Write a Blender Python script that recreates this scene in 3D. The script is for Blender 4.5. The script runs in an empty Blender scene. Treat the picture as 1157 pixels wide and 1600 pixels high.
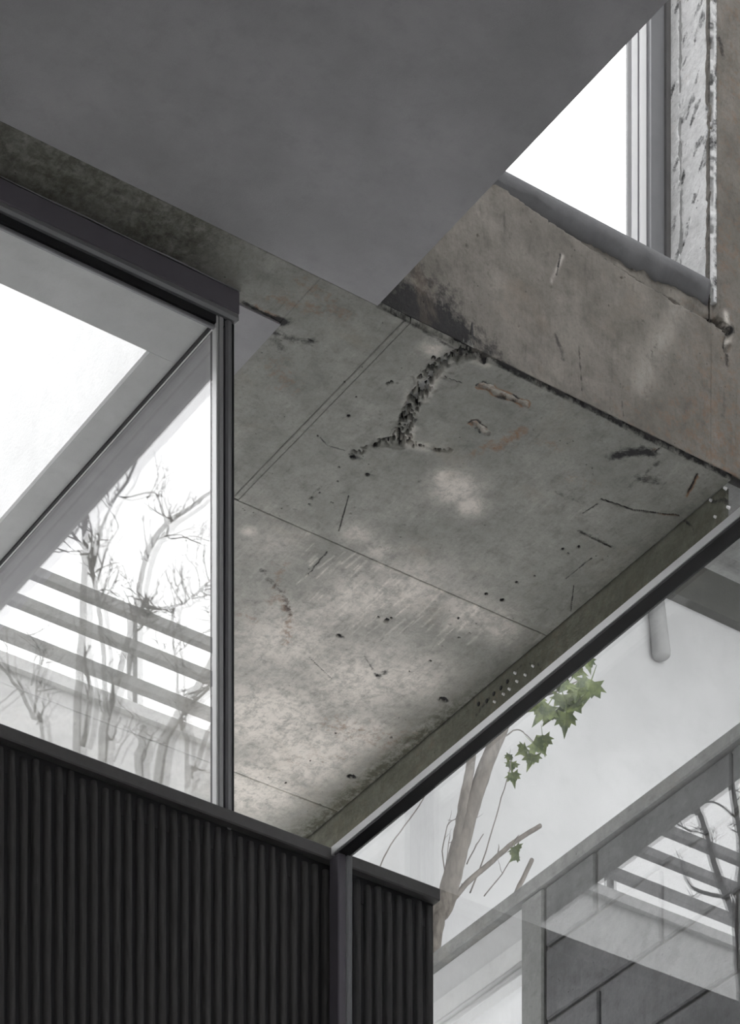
import bpy, math, random
import numpy as np
from mathutils import Vector

# ------------------------------------------------------------------ camera, sky, exposure
# x runs along the facade, y into the building, z up; eye level is z = 0
F_PX, CX, HORIZON = 5256.0, 578.5, 4250.0
YAW = math.atan2(3578.0, F_PX)
SN, CS = math.sin(YAW), math.cos(YAW)
scene = bpy.context.scene
cam_data = bpy.data.cameras.new('camera')
cam_data.sensor_width = 36.0
cam_data.lens = F_PX / 1600.0 * 36.0
cam_data.shift_y = (HORIZON - 800.0) / 1600.0      # rising-front (shift) lens: verticals stay vertical
cam_data.clip_end = 200.0
cam = bpy.data.objects.new('camera', cam_data)
cam.rotation_euler = (math.pi / 2, 0, -YAW)
scene.collection.objects.link(cam)
scene.camera = cam

SKY = 4.2
world = bpy.data.worlds.new('overcast_sky')
scene.world = world
world.use_nodes = True
bg = world.node_tree.nodes['Background']
bg.inputs[0].default_value = (0.985, 0.99, 1.0, 1)
bg.inputs[1].default_value = SKY
vs = scene.view_settings
vs.view_transform = 'Standard'
vs.look = 'None'
vs.exposure = 0.0
vs.gamma = 1.0
vs.use_curve_mapping = False
scene.cycles.transparent_max_bounces = 32
scene.cycles.max_bounces = 10
scene.cycles.diffuse_bounces = 6
scene.cycles.glossy_bounces = 5

H = 6.0            # soffit level
FLOOR = -1.6       # hall floor
DECK = 3.4         # gallery level
TERRACE = 4.3      # planted courtyard and terrace level
rng = random.Random(7)

# ------------------------------------------------------------------ measuring helpers (photo survey -> metres)
def ray(px, py):
    return (px - CX) / F_PX, (HORIZON - py) / F_PX
def on_z(px, py, z=H):
    a, s = ray(px, py); t = z / s
    return t * (a * CS + SN), t * (CS - a * SN)
def on_y(px, py, y):
    a, s = ray(px, py); t = y / (CS - a * SN)
    return t * (a * CS + SN), t * s
def on_x(px, py, x):
    a, s = ray(px, py); t = x / (a * CS + SN)
    return t * (CS - a * SN), t * s

# ------------------------------------------------------------------ mesh helpers
COL = scene.collection
class MB:
    def __init__(s): s.v = []; s.f = []
    def add(s, v, f):
        n = len(s.v); s.v += [tuple(p) for p in v]; s.f += [tuple(i + n for i in q) for q in f]; return s
    def box(s, x0, x1, y0, y1, z0, z1, b=0.0):
        if b <= 0:
            v = [(x, y, z) for z in (z0, z1) for y in (y0, y1) for x in (x0, x1)]
            return s.add(v, [(0, 2, 3, 1), (4, 5, 7, 6), (0, 1, 5, 4), (2, 6, 7, 3), (0, 4, 6, 2), (1, 3, 7, 5)])
        # chamfered box: 24 vertices
        b = min(b, (x1 - x0) * .45, (y1 - y0) * .45, (z1 - z0) * .45)
        lo, hi = (x0, y0, z0), (x1, y1, z1)
        v = []; idx = {}
        for sx in (0, 1):
            for sy in (0, 1):
                for sz in (0, 1):
                    for ax in range(3):
                        p = []
                        for k, sgn in enumerate((sx, sy, sz)):
                            e = hi[k] if sgn else lo[k]
                            p.append(e if k == ax else e + (-b if sgn else b))
                        idx[(sx, sy, sz, ax)] = len(v); v.append(p)
        f = []
        cyc = [(0, 0), (1, 0), (1, 1), (0, 1)]
        for ax in range(3):
            o = [k for k in range(3) if k != ax]
            for sg in (0, 1):
                q = []
                for c in cyc:
                    k = [0, 0, 0]; k[ax] = sg; k[o[0]], k[o[1]] = c
                    q.append(idx[(*k, ax)])
                f.append(tuple(q))
        for ax in range(3):
            o = [k for k in range(3) if k != ax]
            for c in cyc:
                q = []
                for sg, fa in ((0, o[0]), (1, o[0]), (1, o[1]), (0, o[1])):
                    k = [0, 0, 0]; k[ax] = sg; k[o[0]], k[o[1]] = c
                    q.append(idx[(*k, fa)])
                f.append(tuple(q))
        for sx in (0, 1):
            for sy in (0, 1):
                for sz in (0, 1):
                    f.append(tuple(idx[(sx, sy, sz, a)] for a in range(3)))
        return s.add(v, f)
    def tube(s, pts, rad, sides=8):
        pts = [Vector(p) for p in pts]
        n = len(pts); rings = []
        base = len(s.v); up = Vector((.3, .2, 1)).normalized()
        for i, p in enumerate(pts):
            d = (pts[min(i + 1, n - 1)] - pts[max(i - 1, 0)]).normalized()
            a = d.cross(up)
            if a.length < 1e-3: a = d.cross(Vector((1, 0, 0)))
            a.normalize(); b = d.cross(a)
            r = rad[i] if hasattr(rad, '__len__') else rad
            for k in range(sides):
                t = 2 * math.pi * k / sides
                s.v.append(tuple(p + a * (r * math.cos(t)) + b * (r * math.sin(t))))
        for i in range(n - 1):
            for k in range(sides):
                k2 = (k + 1) % sides
                s.f.append((base + i * sides + k, base + i * sides + k2, base + (i + 1) * sides + k2, base + (i + 1) * sides + k))
        s.f.append(tuple(base + k for k in reversed(range(sides))))
        s.f.append(tuple(base + (n - 1) * sides + k for k in range(sides)))
        return s

def fix_normals(me):
    import bmesh
    bm = bmesh.new(); bm.from_mesh(me)
    bmesh.ops.recalc_face_normals(bm, faces=bm.faces[:])
    bm.to_mesh(me); bm.free()

def origin_of(parent):
    p = Vector((0, 0, 0))
    while parent is not None:
        p += parent.location; parent = parent.parent
    return p

def obj(name, mb, mat, parent=None, smooth=False, recalc=True):
    me = bpy.data.meshes.new(name)
    off = origin_of(parent)
    me.from_pydata([(p[0] - off.x, p[1] - off.y, p[2] - off.z) for p in mb.v], [], mb.f)
    if recalc: fix_normals(me)
    if smooth:
        me.polygons.foreach_set('use_smooth', [True] * len(me.polygons))
    me.materials.append(mat)
    o = bpy.data.objects.new(name, me)
    COL.objects.link(o)
    o.parent = parent
    return o

def share(name, me, loc, parent):
    o = bpy.data.objects.new(name, me)
    COL.objects.link(o)
    o.parent = parent
    o.location = Vector(loc) - origin_of(parent)
    return o

def empty(name, loc=(0, 0, 0)):
    o = bpy.data.objects.new(name, None)
    o.empty_display_size = .1
    COL.objects.link(o); o.location = loc
    return o

def tag(o, label, cat, group=None, kind=None):
    o['label'] = label; o['category'] = cat
    if group: o['group'] = group
    if kind: o['kind'] = kind
    return o

# ------------------------------------------------------------------ materials
class NT:
    """small node-tree writer"""
    def __init__(s, name):
        s.m = bpy.data.materials.new(name); s.m.use_nodes = True
        s.t = s.m.node_tree; s.t.nodes.clear()
        s.out = s.n('ShaderNodeOutputMaterial')
        s.tc = s.n('ShaderNodeTexCoord')
        s.pos = s.n('ShaderNodeNewGeometry').outputs['Position']
    def n(s, t, **kw):
        x = s.t.nodes.new(t)
        for k, v in kw.items(): setattr(x, k, v)
        return x
    def l(s, a, b): s.t.links.new(a, b)
    def mapping(s, scale=(1, 1, 1), rot=(0, 0, 0)):
        m = s.n('ShaderNodeMapping'); m.inputs['Scale'].default_value = scale; m.inputs['Rotation'].default_value = rot
        s.l(s.pos, m.inputs['Vector']); return m.outputs[0]
    def noise(s, scale, detail=6, rough=.6, vec=None, dist=0.0):
        x = s.n('ShaderNodeTexNoise'); x.inputs['Scale'].default_value = scale; x.inputs['Detail'].default_value = detail
        x.inputs['Roughness'].default_value = rough; x.inputs['Distortion'].default_value = dist
        s.l(vec if vec is not None else s.pos, x.inputs['Vector']); return x.outputs['Fac']
    def ramp(s, fac, lo, hi):
        r = s.n('ShaderNodeMapRange', interpolation_type='SMOOTHSTEP'); r.clamp = True
        a, b, c, d = (lo, hi, 0, 1) if lo < hi else (hi, lo, 1, 0)
        for i, v in zip((1, 2, 3, 4), (a, b, c, d)): r.inputs[i].default_value = v
        s.l(fac, r.inputs[0]); return r.outputs[0]
    def mix(s, fac, a, b, mode='MIX'):
        m = s.n('ShaderNodeMix', data_type='RGBA', blend_type=mode)
        for v, i in ((fac, 0), (a, 6), (b, 7)):
            if hasattr(v, 'is_linked'): s.l(v, m.inputs[i])
            elif i == 0: m.inputs[0].default_value = v
            else: m.inputs[i].default_value = (*v, 1) if len(v) == 3 else v
        return m.outputs[2]
    def math(s, op, a, b=None, clamp=False):
        m = s.n('ShaderNodeMath', operation=op); m.use_clamp = clamp
        for v, i in ((a, 0), (b, 1)):
            if v is None: continue
            if hasattr(v, 'is_linked'): s.l(v, m.inputs[i])
            else: m.inputs[i].default_value = v
        return m.outputs[0]
    def bsdf(s, color, rough=.8, metallic=0.0, height=None, strength=.3, dist=.004, spec=.4):
        b = s.n('ShaderNodeBsdfPrincipled')
        if hasattr(color, 'is_linked'): s.l(color, b.inputs['Base Color'])
        else: b.inputs['Base Color'].default_value = (*color, 1)
        if hasattr(rough, 'is_linked'): s.l(rough, b.inputs['Roughness'])
        else: b.inputs['Roughness'].default_value = rough
        b.inputs['Metallic'].default_value = metallic
        b.inputs['Specular IOR Level'].default_value = spec
        if height is not None:
            bp = s.n('ShaderNodeBump'); bp.inputs['Strength'].default_value = strength; bp.inputs['Distance'].default_value = dist
            s.l(height, bp.inputs['Height']); s.l(bp.outputs[0], b.inputs['Normal'])
        s.l(b.outputs[0], s.out.inputs['Surface'])
        return s.m

def mat_plaster(name, c0, c1, scale=6, rough=.85, bump=.25, grain=220):
    t = NT(name)
    n1 = t.noise(scale, 5, .6); n2 = t.noise(grain, 3, .7)
    n3 = t.noise(scale * 5, 6, .7)
    c = t.mix(t.ramp(n1, .3, .72), c0, c1)
    c = t.mix(t.math('MULTIPLY', t.ramp(n3, .45, .75), .35), c, tuple(x * .82 for x in c0))
    c = t.mix(t.math('MULTIPLY', n2, .22), c, tuple(x * .55 for x in c0))
    h = t.math('ADD', n2, t.math('MULTIPLY', n3, 1.5))
    return t.bsdf(c, rough, height=h, strength=bump, dist=.002)

def mat_concrete(name, base, alt, streak=None, stained=True, bump=.6, rough=.82, contrast=1.0):
    """board-marked raw concrete: mottling, brush scratches, pores; masks from the surveyed stains"""
    t = NT(name)
    big = t.noise(3.2, 7, .66, dist=.2); mid = t.noise(17, 8, .74, dist=.1); fine = t.noise(110, 5, .75)
    rot = (0, 0, math.radians(-9)) if streak is None else streak[0]
    sc = (80, 15, 40) if streak is None else streak[1]
    scr = t.noise(1.0, 5, .65, vec=t.mapping(sc, rot))
    c = t.mix(t.ramp(big, .32, .70), base, alt)
    c = t.mix(t.math('MULTIPLY', t.ramp(mid, .36, .78), min(.95, .60 * contrast)), c, tuple(x * .62 for x in base))
    c = t.mix(t.math('MULTIPLY', t.ramp(t.noise(6, 8, .75, vec=t.mapping((1, 1, 1), (0, 0, 1.0))), .48, .72), .45), c, tuple(min(1, x * 1.22) for x in alt))
    light = t.math('MULTIPLY', t.ramp(scr, .50, .74), t.ramp(big, .36, .66))
    c = t.mix(t.math('MULTIPLY', light, .38), c, tuple(min(1, x * 1.45) for x in alt))
    dk = t.math('MULTIPLY', t.ramp(scr, .44, .30), t.ramp(mid, .40, .62))
    c = t.mix(t.math('MULTIPLY', dk, .45 * contrast, True), c, tuple(x * .5 for x in base))
    vo = t.n('ShaderNodeTexVoronoi'); vo.inputs['Scale'].default_value = 34; t.l(t.pos, vo.inputs['Vector'])
    pore = t.math('MULTIPLY', t.ramp(vo.outputs['Distance'], .10, .05), t.ramp(t.noise(9, 3), .52, .6))
    c = t.mix(t.math('MULTIPLY', pore, .7), c, (.03, .028, .025))
    c = t.mix(t.math('MULTIPLY', t.ramp(fine, .45, .75), .3), c, tuple(x * .6 for x in base))
    if stained:
        at = t.n('ShaderNodeAttribute', attribute_name='stain')
        sp = t.n('ShaderNodeSeparateColor'); t.l(at.outputs['Color'], sp.inputs[0])
        brk = t.math('MULTIPLY', t.math('SUBTRACT', 1.0, t.ramp(t.noise(42, 6, .75), .36, .64)), .85)
        def m(ch, gain):
            return t.math('SUBTRACT', t.math('MULTIPLY', ch, gain), t.math('MULTIPLY', brk, t.ramp(ch, 1.0, .75)), True)
        soft = t.math('ADD', t.math('MULTIPLY', t.ramp(t.math('ADD', t.math('MULTIPLY', t.noise(24, 9, .78, dist=.3), .8), t.math('MULTIPLY', scr, .2)), .36, .60), .80), .22)
        def ms(ch, gain):
            return t.math('MULTIPLY', t.math('MULTIPLY', ch, gain), soft, True)
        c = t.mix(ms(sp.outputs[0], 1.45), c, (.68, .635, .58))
        c = t.mix(m(sp.outputs[1], 1.35), c, (.24, .14, .085))
        c = t.mix(ms(at.outputs['Alpha'], 1.2), c, (.075, .075, .052))
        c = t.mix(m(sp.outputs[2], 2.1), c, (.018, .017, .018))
        c = t.mix(t.math('MULTIPLY', t.ramp(fine, .5, .72), .25), c, tuple(x * .55 for x in base))
    speck = t.math('MULTIPLY', t.ramp(t.noise(58, 7, .8), .55, .68), t.ramp(t.noise(5, 4, .6), .40, .62))
    c = t.mix(t.math('MULTIPLY', speck, .45 * contrast), c, tuple(x * .42 for x in base))
    tan = t.ramp(t.noise(4.5, 6, .7, dist=.6), .54, .74)
    c = t.mix(t.math('MULTIPLY', tan, .30), c, (alt[0] * 1.0, alt[1] * .86, alt[2] * .74))
    h = t.math('ADD', t.math('MULTIPLY', mid, 1.4), t.math('ADD', t.math('MULTIPLY', fine, .35), t.math('MULTIPLY', scr, .5)))
    h = t.math('SUBTRACT', h, t.math('MULTIPLY', pore, .8))
    return t.bsdf(c, rough, height=h, strength=bump, dist=.004)

def mat_simple(name, c, rough=.5, metallic=0.0, var=.15, scale=30, bump=.08, stretch=None):
    t = NT(name)
    v = t.mapping(stretch) if stretch else None
    n = t.noise(scale, 5, .6, vec=v)
    col = t.mix(t.math('MULTIPLY', t.ramp(n, .35, .7), var * 2, True), c, tuple(x * .6 for x in c))
    return t.bsdf(col, rough, metallic, height=n, strength=bump, dist=.002)

def mat_glass(name, tint=(.985, .985, .985), r0=.04):
    """flat window glass: straight-through transmission with the surface reflection of n = 1.5 glass"""
    t = NT(name)
    lw = t.n('ShaderNodeLayerWeight'); lw.inputs['Blend'].default_value = .5
    p = t.math('POWER', lw.outputs['Facing'], 5.0)
    r = t.math('ADD', t.math('MULTIPLY', p, 1 - r0), r0, True)
    tr = t.n('ShaderNodeBsdfTransparent'); tr.inputs[0].default_value = (*tint, 1)
    gl = t.n('ShaderNodeBsdfGlossy'); gl.inputs['Roughness'].default_value = 0.0
    gl.inputs[0].default_value = (1, 1, 1, 1)
    mx = t.n('ShaderNodeMixShader')
    t.l(r, mx.inputs[0]); t.l(tr.outputs[0], mx.inputs[1]); t.l(gl.outputs[0], mx.inputs[2])
    t.l(mx.outputs[0], t.out.inputs['Surface'])
    return t.m

M = {}
M['plaster'] = mat_plaster('grey_plaster', (.30, .295, .305), (.385, .378, .388), 3.0, .8, .35)
M['canopy'] = mat_plaster('canopy_render', (.52, .525, .52), (.60, .605, .60), 5, .85, .3)
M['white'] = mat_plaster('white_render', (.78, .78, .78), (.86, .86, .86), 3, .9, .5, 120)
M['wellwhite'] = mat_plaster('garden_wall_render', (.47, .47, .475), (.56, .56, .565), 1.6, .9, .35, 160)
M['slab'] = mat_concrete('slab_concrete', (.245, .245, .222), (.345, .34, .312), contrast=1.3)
M['slabfar'] = mat_concrete('slab_concrete_pale', (.44, .415, .385), (.50, .48, .45))
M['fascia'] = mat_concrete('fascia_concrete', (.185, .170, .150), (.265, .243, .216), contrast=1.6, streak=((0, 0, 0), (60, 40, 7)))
M['beam'] = mat_concrete('edge_beam_concrete', (.15, .152, .125), (.20, .20, .165))
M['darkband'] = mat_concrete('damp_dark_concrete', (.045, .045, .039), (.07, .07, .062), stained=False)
M['concrete'] = mat_concrete('plain_concrete', (.30, .30, .295), (.40, .40, .39), stained=False)
M['block'] = mat_concrete('block_concrete', (.15, .15, .154), (.21, .21, .215), stained=False, bump=.7)
M['mortar'] = mat_simple('mortar', (.16, .155, .15), .95, 0, .2, 60, .5)
M['revealwhite'] = mat_concrete('limewashed_reveal', (.74, .74, .735), (.86, .86, .855), bump=.9)
M['joint'] = mat_simple('dark_joint', (.05, .048, .045), .95, 0, .2, 80, .3)  # dark tone of the slab core seen in the joints
M['frame'] = mat_simple('plum_grey_powder_coat', (.135, .125, .145), .42, .0, .08, 20, .05)
M['framegrey'] = mat_simple('grey_powder_coat', (.24, .24, .25), .33, .3, .08, 20, .04)  # lighter grey coat for beads, covers and jambs
M['framemid'] = mat_simple('mid_grey_powder_coat', (.36, .36, .365), .35, .2, .08, 20, .04)
M['whitepaint'] = mat_simple('white_paint', (.86, .86, .86), .4, 0, .03, 18, .03)
M['alu'] = mat_simple('pale_aluminium', (.60, .60, .60), .38, .25, .06, 18, .04)
M['gasket'] = mat_simple('black_gasket', (.012, .012, .014), .6, 0, .1, 60, .05)
M['rib'] = mat_simple('charred_ribs', (.055, .053, .053), .62, 0, .45, 1.0, .5, stretch=(160, 160, 14))
M['cap'] = mat_simple('dark_metal_cap', (.10, .096, .096), .55, .0, .2, 30, .1)
M['bark'] = mat_simple('grey_bark', (.17, .152, .135), .9, 0, .5, 1.0, .9, stretch=(60, 60, 22))
M['bare'] = mat_simple('bare_twig', (.055, .05, .048), .9, 0, .4, 60, .5)
M['slat'] = mat_simple('weathered_grey_slat', (.30, .30, .30), .7, 0, .2, 20, .2)
M['steel'] = mat_simple('galvanised_bolt', (.85, .85, .85), .35, .1, .1, 200, .1)
M['pipe'] = mat_simple('grey_pipe', (.33, .33, .33), .7, 0, .1, 40, .2)
M['floor'] = mat_plaster('screed_floor', (.44, .44, .43), (.52, .52, .51), 2, .6, .1)
M['sillgrey'] = mat_plaster('sill_render', (.155, .155, .16), (.20, .20, .205), 6, .8, .3)
M['wall'] = mat_plaster('hall_wall_plaster', (.60, .60, .60), (.68, .68, .68), 2, .85, .2)
M['glass'] = mat_glass('window_glass')
M['glassgreen'] = mat_glass('balustrade_glass', (.975, .98, .978), .075)
def mat_leaf():
    t = NT('maple_leaf')
    n = t.noise(25, 4, .6)
    c = t.mix(t.ramp(n, .35, .65), (.055, .085, .022), (.19, .24, .075))
    b = t.n('ShaderNodeBsdfPrincipled'); t.l(c, b.inputs['Base Color']); b.inputs['Roughness'].default_value = .5
    tl = t.n('ShaderNodeBsdfTranslucent'); t.l(c, tl.inputs[0])
    mx = t.n('ShaderNodeMixShader'); mx.inputs[0].default_value = .35
    t.l(b.outputs[0], mx.inputs[1]); t.l(tl.outputs[0], mx.inputs[2]); t.l(mx.outputs[0], t.out.inputs[0])
    return t.m
M['leaf'] = mat_leaf()

# ------------------------------------------------------------------ rough concrete surfaces
def vnoise(x, y, seed):
    r = np.random.RandomState(seed); tab = r.rand(256, 256)
    xi = np.floor(x).astype(int); yi = np.floor(y).astype(int)
    fx = x - xi; fy = y - yi
    fx = fx * fx * (3 - 2 * fx); fy = fy * fy * (3 - 2 * fy)
    a = tab[xi & 255, yi & 255]; b = tab[(xi + 1) & 255, yi & 255]
    c = tab[xi & 255, (yi + 1) & 255]; d = tab[(xi + 1) & 255, (yi + 1) & 255]
    return (a * (1 - fx) + b * fx) * (1 - fy) + (c * (1 - fx) + d * fx) * fy
def fbm(x, y, f, seed, octv=4):
    s = 0; a = .5; tot = 0
    for k in range(octv):
        s = s + a * vnoise(x * f * 2 ** k + 17 * k, y * f * 2 ** k + 5 * k, seed + k); tot += a; a *= .5
    return s / tot
def seg_dist(P, Q, pts):
    d = np.full(P.shape, 9.0); along = np.zeros(P.shape); acc = 0
    for (x0, y0), (x1, y1) in zip(pts[:-1], pts[1:]):
        L = math.hypot(x1 - x0, y1 - y0) + 1e-9
        t = np.clip(((P - x0) * (x1 - x0) + (Q - y0) * (y1 - y0)) / L ** 2, 0, 1)
        e = np.hypot(P - x0 - t * (x1 - x0), Q - y0 - t * (y1 - y0))
        along = np.where(e < d, acc + t * L, along); d = np.minimum(d, e); acc += L
    return d, along
def sstep(a, b, x):
    t = np.clip((x - a) / (b - a), 0, 1); return t * t * (3 - 2 * t)

def surface(name, p0, p1, q0, q1, step, place, depth_fn, stain_fn, mat, parent, skirt):
    """a cast face on a fine grid: depth_fn digs joints, cracks and pits into it; sides run back by skirt"""
    nx = max(2, int(round((p1 - p0) / step)) + 1); ny = max(2, int(round((q1 - q0) / step)) + 1)
    P, Q = np.meshgrid(np.linspace(p0, p1, nx), np.linspace(q0, q1, ny))
    D = depth_fn(P, Q)
    V = place(P, Q, D).reshape(-1, 3)
    i = np.arange((ny - 1) * nx).reshape(ny - 1, nx)[:, :-1].ravel()
    Fq = np.stack([i, i + 1, i + nx + 1, i + nx], 1)
    ring = np.concatenate([np.arange(nx), np.arange(1, ny) * nx + nx - 1, (ny - 1) * nx + np.arange(nx - 2, -1, -1), np.arange(ny - 2, 0, -1) * nx])
    B = place(P, Q, np.full_like(P, skirt)).reshape(-1, 3)[ring]
    n0 = len(V); m = len(ring); k = np.arange(m); k2 = (k + 1) % m
    Fs = np.stack([ring[k], n0 + k, n0 + k2, ring[k2]], 1)
    V = np.concatenate([V, B]); F = np.concatenate([Fq, Fs])
    off = origin_of(parent); V = V - np.array(off)[None]
    me = bpy.data.meshes.new(name)
    me.vertices.add(len(V)); me.vertices.foreach_set('co', V.astype(np.float32).ravel())
    me.loops.add(F.size); me.loops.foreach_set('vertex_index', F.astype(np.int32).ravel())
    me.polygons.add(len(F)); me.polygons.foreach_set('loop_start', (np.arange(len(F)) * 4).astype(np.int32))
    me.update(calc_edges=True); me.validate()
    S = stain_fn(P, Q)
    C = np.zeros((len(V), 4), np.float32)
    C[:n0] = np.stack([c.ravel() for c in S], 1); C[n0:, 2] = .5
    at = me.attributes.new('stain', 'FLOAT_COLOR', 'POINT'); at.data.foreach_set('color', C.ravel())
    me.polygons.foreach_set('use_smooth', [True] * len(me.polygons))
    me.materials.append(mat)
    o = bpy.data.objects.new(name, me); COL.objects.link(o); o.parent = parent
    return o

PXM = .00165     # metres per photo pixel on the slab, used for stain sizes only
def blobs(P, Q, conv, lst):
    s = np.zeros(P.shape)
    for px, py, r, k in lst:
        x, y = conv(px, py)
        s = np.maximum(s, k * np.exp(-((P - x) ** 2 + (Q - y) ** 2) / (r * PXM) ** 2))
    return s
def strokes(P, Q, conv, lst):
    s = np.zeros(P.shape)
    for pts, w, k in lst:
        d, _ = seg_dist(P, Q, [conv(*p) for p in pts])
        s = np.maximum(s, k * np.exp(-(d / (w * PXM)) ** 2))
    return s

# slab ---------------------------------------------------------------------------------------
CRACK = [[(760, 560), (735, 550), (712, 556), (690, 568), (672, 585), (660, 610), (648, 632), (640, 655), (632, 672), (628, 690)],
         [(628, 690), (600, 690), (578, 698), (556, 710)], [(628, 690), (655, 697), (680, 703), (702, 704)]]
CWIDTH = [13, 7, 4.5]
PITS = [(552, 715, 5), (497, 681, 2), (545, 650, 3), (607, 599, 3), (612, 597, 3), (557, 620, 2), (538, 597, 2), (575, 742, 4), (483, 788, 2),
        (530, 730, 2), (528, 752, 2), (487, 778, 2.5), (484, 788, 2), (500, 770, 2), (808, 910, 3), (785, 938, 4), (760, 928, 3), (836, 900, 2), (592, 965, 3), (530, 993, 4),
        (605, 970, 5), (612, 966, 3), (693, 1093, 7), (549, 1213, 6), (447, 1224, 3), (420, 1215, 2), (717, 966, 3), (718, 997, 3), (673, 1033, 3), (590, 1055, 3),
        (692, 1010, 2), (640, 1050, 2), (612, 1153, 2.5), (525, 1146, 2), (485, 1189, 2), (488, 1140, 1.6), (735, 990, 2), (745, 975, 2), (880, 858, 3), (888, 865, 2), (905, 855, 3)]
_r = random.Random(12)
CPITS = []
for _pts, _w in zip(CRACK, CWIDTH):
    for (_x0, _y0), (_x1, _y1) in zip(_pts[:-1], _pts[1:]):
        _n = max(1, int(math.hypot(_x1 - _x0, _y1 - _y0) / (3.2 if _w > 10 else 6)))
        for _k in range(_n):
            _t = _r.random()
            CPITS.append((_x0 + (_x1 - _x0) * _t + _r.gauss(0, _w * .42), _y0 + (_y1 - _y0) * _t + _r.gauss(0, _w * .36), _r.uniform(1.4, 4.2 if _w > 10 else 3.0)))
PITS += CPITS
SCORES = [([(545, 775), (530, 830)], 1.2), ([(885, 905), (925, 872)], 1.2), ([(893, 955), (897, 915)], 1.0), ([(940, 780), (990, 797), (1062, 806)], 1.8),
          ([(908, 832), (955, 855)], 1.5), ([(912, 802), (935, 787)], 1.5), ([(1076, 770), (1090, 742)], 2.0), ([(1025, 705), (1037, 697)], 1.5),
          ([(482, 898), (512, 862)], 1.5), ([(484, 1028), (520, 1062)], .8), ([(480, 530), (490, 534)], 1.2), ([(696, 590), (722, 598)], 1.0)]
RUSTS = [([(756, 602), (790, 618), (818, 630)], 7), ([(742, 660), (762, 676)], 6)]
def slab_depth(P, Q):
    d = .0012 * (fbm(P, Q, 9, 3) - .5) + .0012 * (fbm(P, Q, 60, 11, 2) - .5)
    for pts, w in zip(CRACK, CWIDTH):
        e, al = seg_dist(P, Q, [on_z(*p) for p in pts])
        n = fbm(P, Q, 30, 21, 3); n2 = vnoise(P * 105, Q * 105, 31) * .75 + .25 * vnoise(P * 240, Q * 240, 33)
        e = e + .010 * (fbm(P, Q, 45, 37, 3) - .5) * (w / 13 + .3)
        prof = sstep(0, 1, (w * PXM * (.45 + 1.2 * n) - e) / (.003))
        if w < 10: prof = prof * sstep(.40, .52, vnoise(P * 60, Q * 60, 57))
        d = d + prof * (.003 + .026 * sstep(.40, .62, n2) * (w / 13) ** .5)
        chip = sstep(.45, .6, fbm(P, Q, 22, 27, 2)) * sstep(0, 1, (w * PXM * 2.0 * n * 1.6 - e) / .006)
        d = d + chip * .003
    for px, py, r in PITS:
        x, y = on_z(px, py); e = np.hypot(P - x, (Q - y)); n = vnoise(P * 150, Q * 150, 5)
        d = d + (.006 if (px, py, r) not in CPITS else .016) * sstep(0, 1, (r * PXM * (.7 + .7 * n) - e) / .0025)
    for pts, w in SCORES:
        e, _ = seg_dist(P, Q, [on_z(*p) for p in pts])
        d = d + .0045 * sstep(0, 1, (w * PXM * (.4 + 1.1 * vnoise(P * 60, Q * 60, 8)) - e) / .0022)
    for pts, w in RUSTS:
        e, _ = seg_dist(P, Q, [on_z(*p) for p in pts])
        e = e + .020 * (fbm(P, Q, 32, 2, 3) - .5)
        d = d + .005 * sstep(0, 1, (w * PXM * .95 - e) / .003)
    rnd = np.random.RandomState(4)
    for k in range(170):       # scattered air pits
        x = rnd.uniform(4.5, 5.87); y = rnd.uniform(6.95, 9.3); r = rnd.uniform(.0012, .0034)
        if x < P.min() - .01 or x > P.max() + .01 or y < Q.min() - .01 or y > Q.max() + .01: continue
        d = d + .004 * sstep(0, 1, (r - np.hypot(P - x, Q - y)) / .002)
    # ragged edge where the slab meets the upstand
    d = d + .012 * sstep(0, 1, (6.902 + .010 * fbm(P, Q, 25, 44) ** 2 - Q) / .004) * (P > 4.72)
    return d
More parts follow.
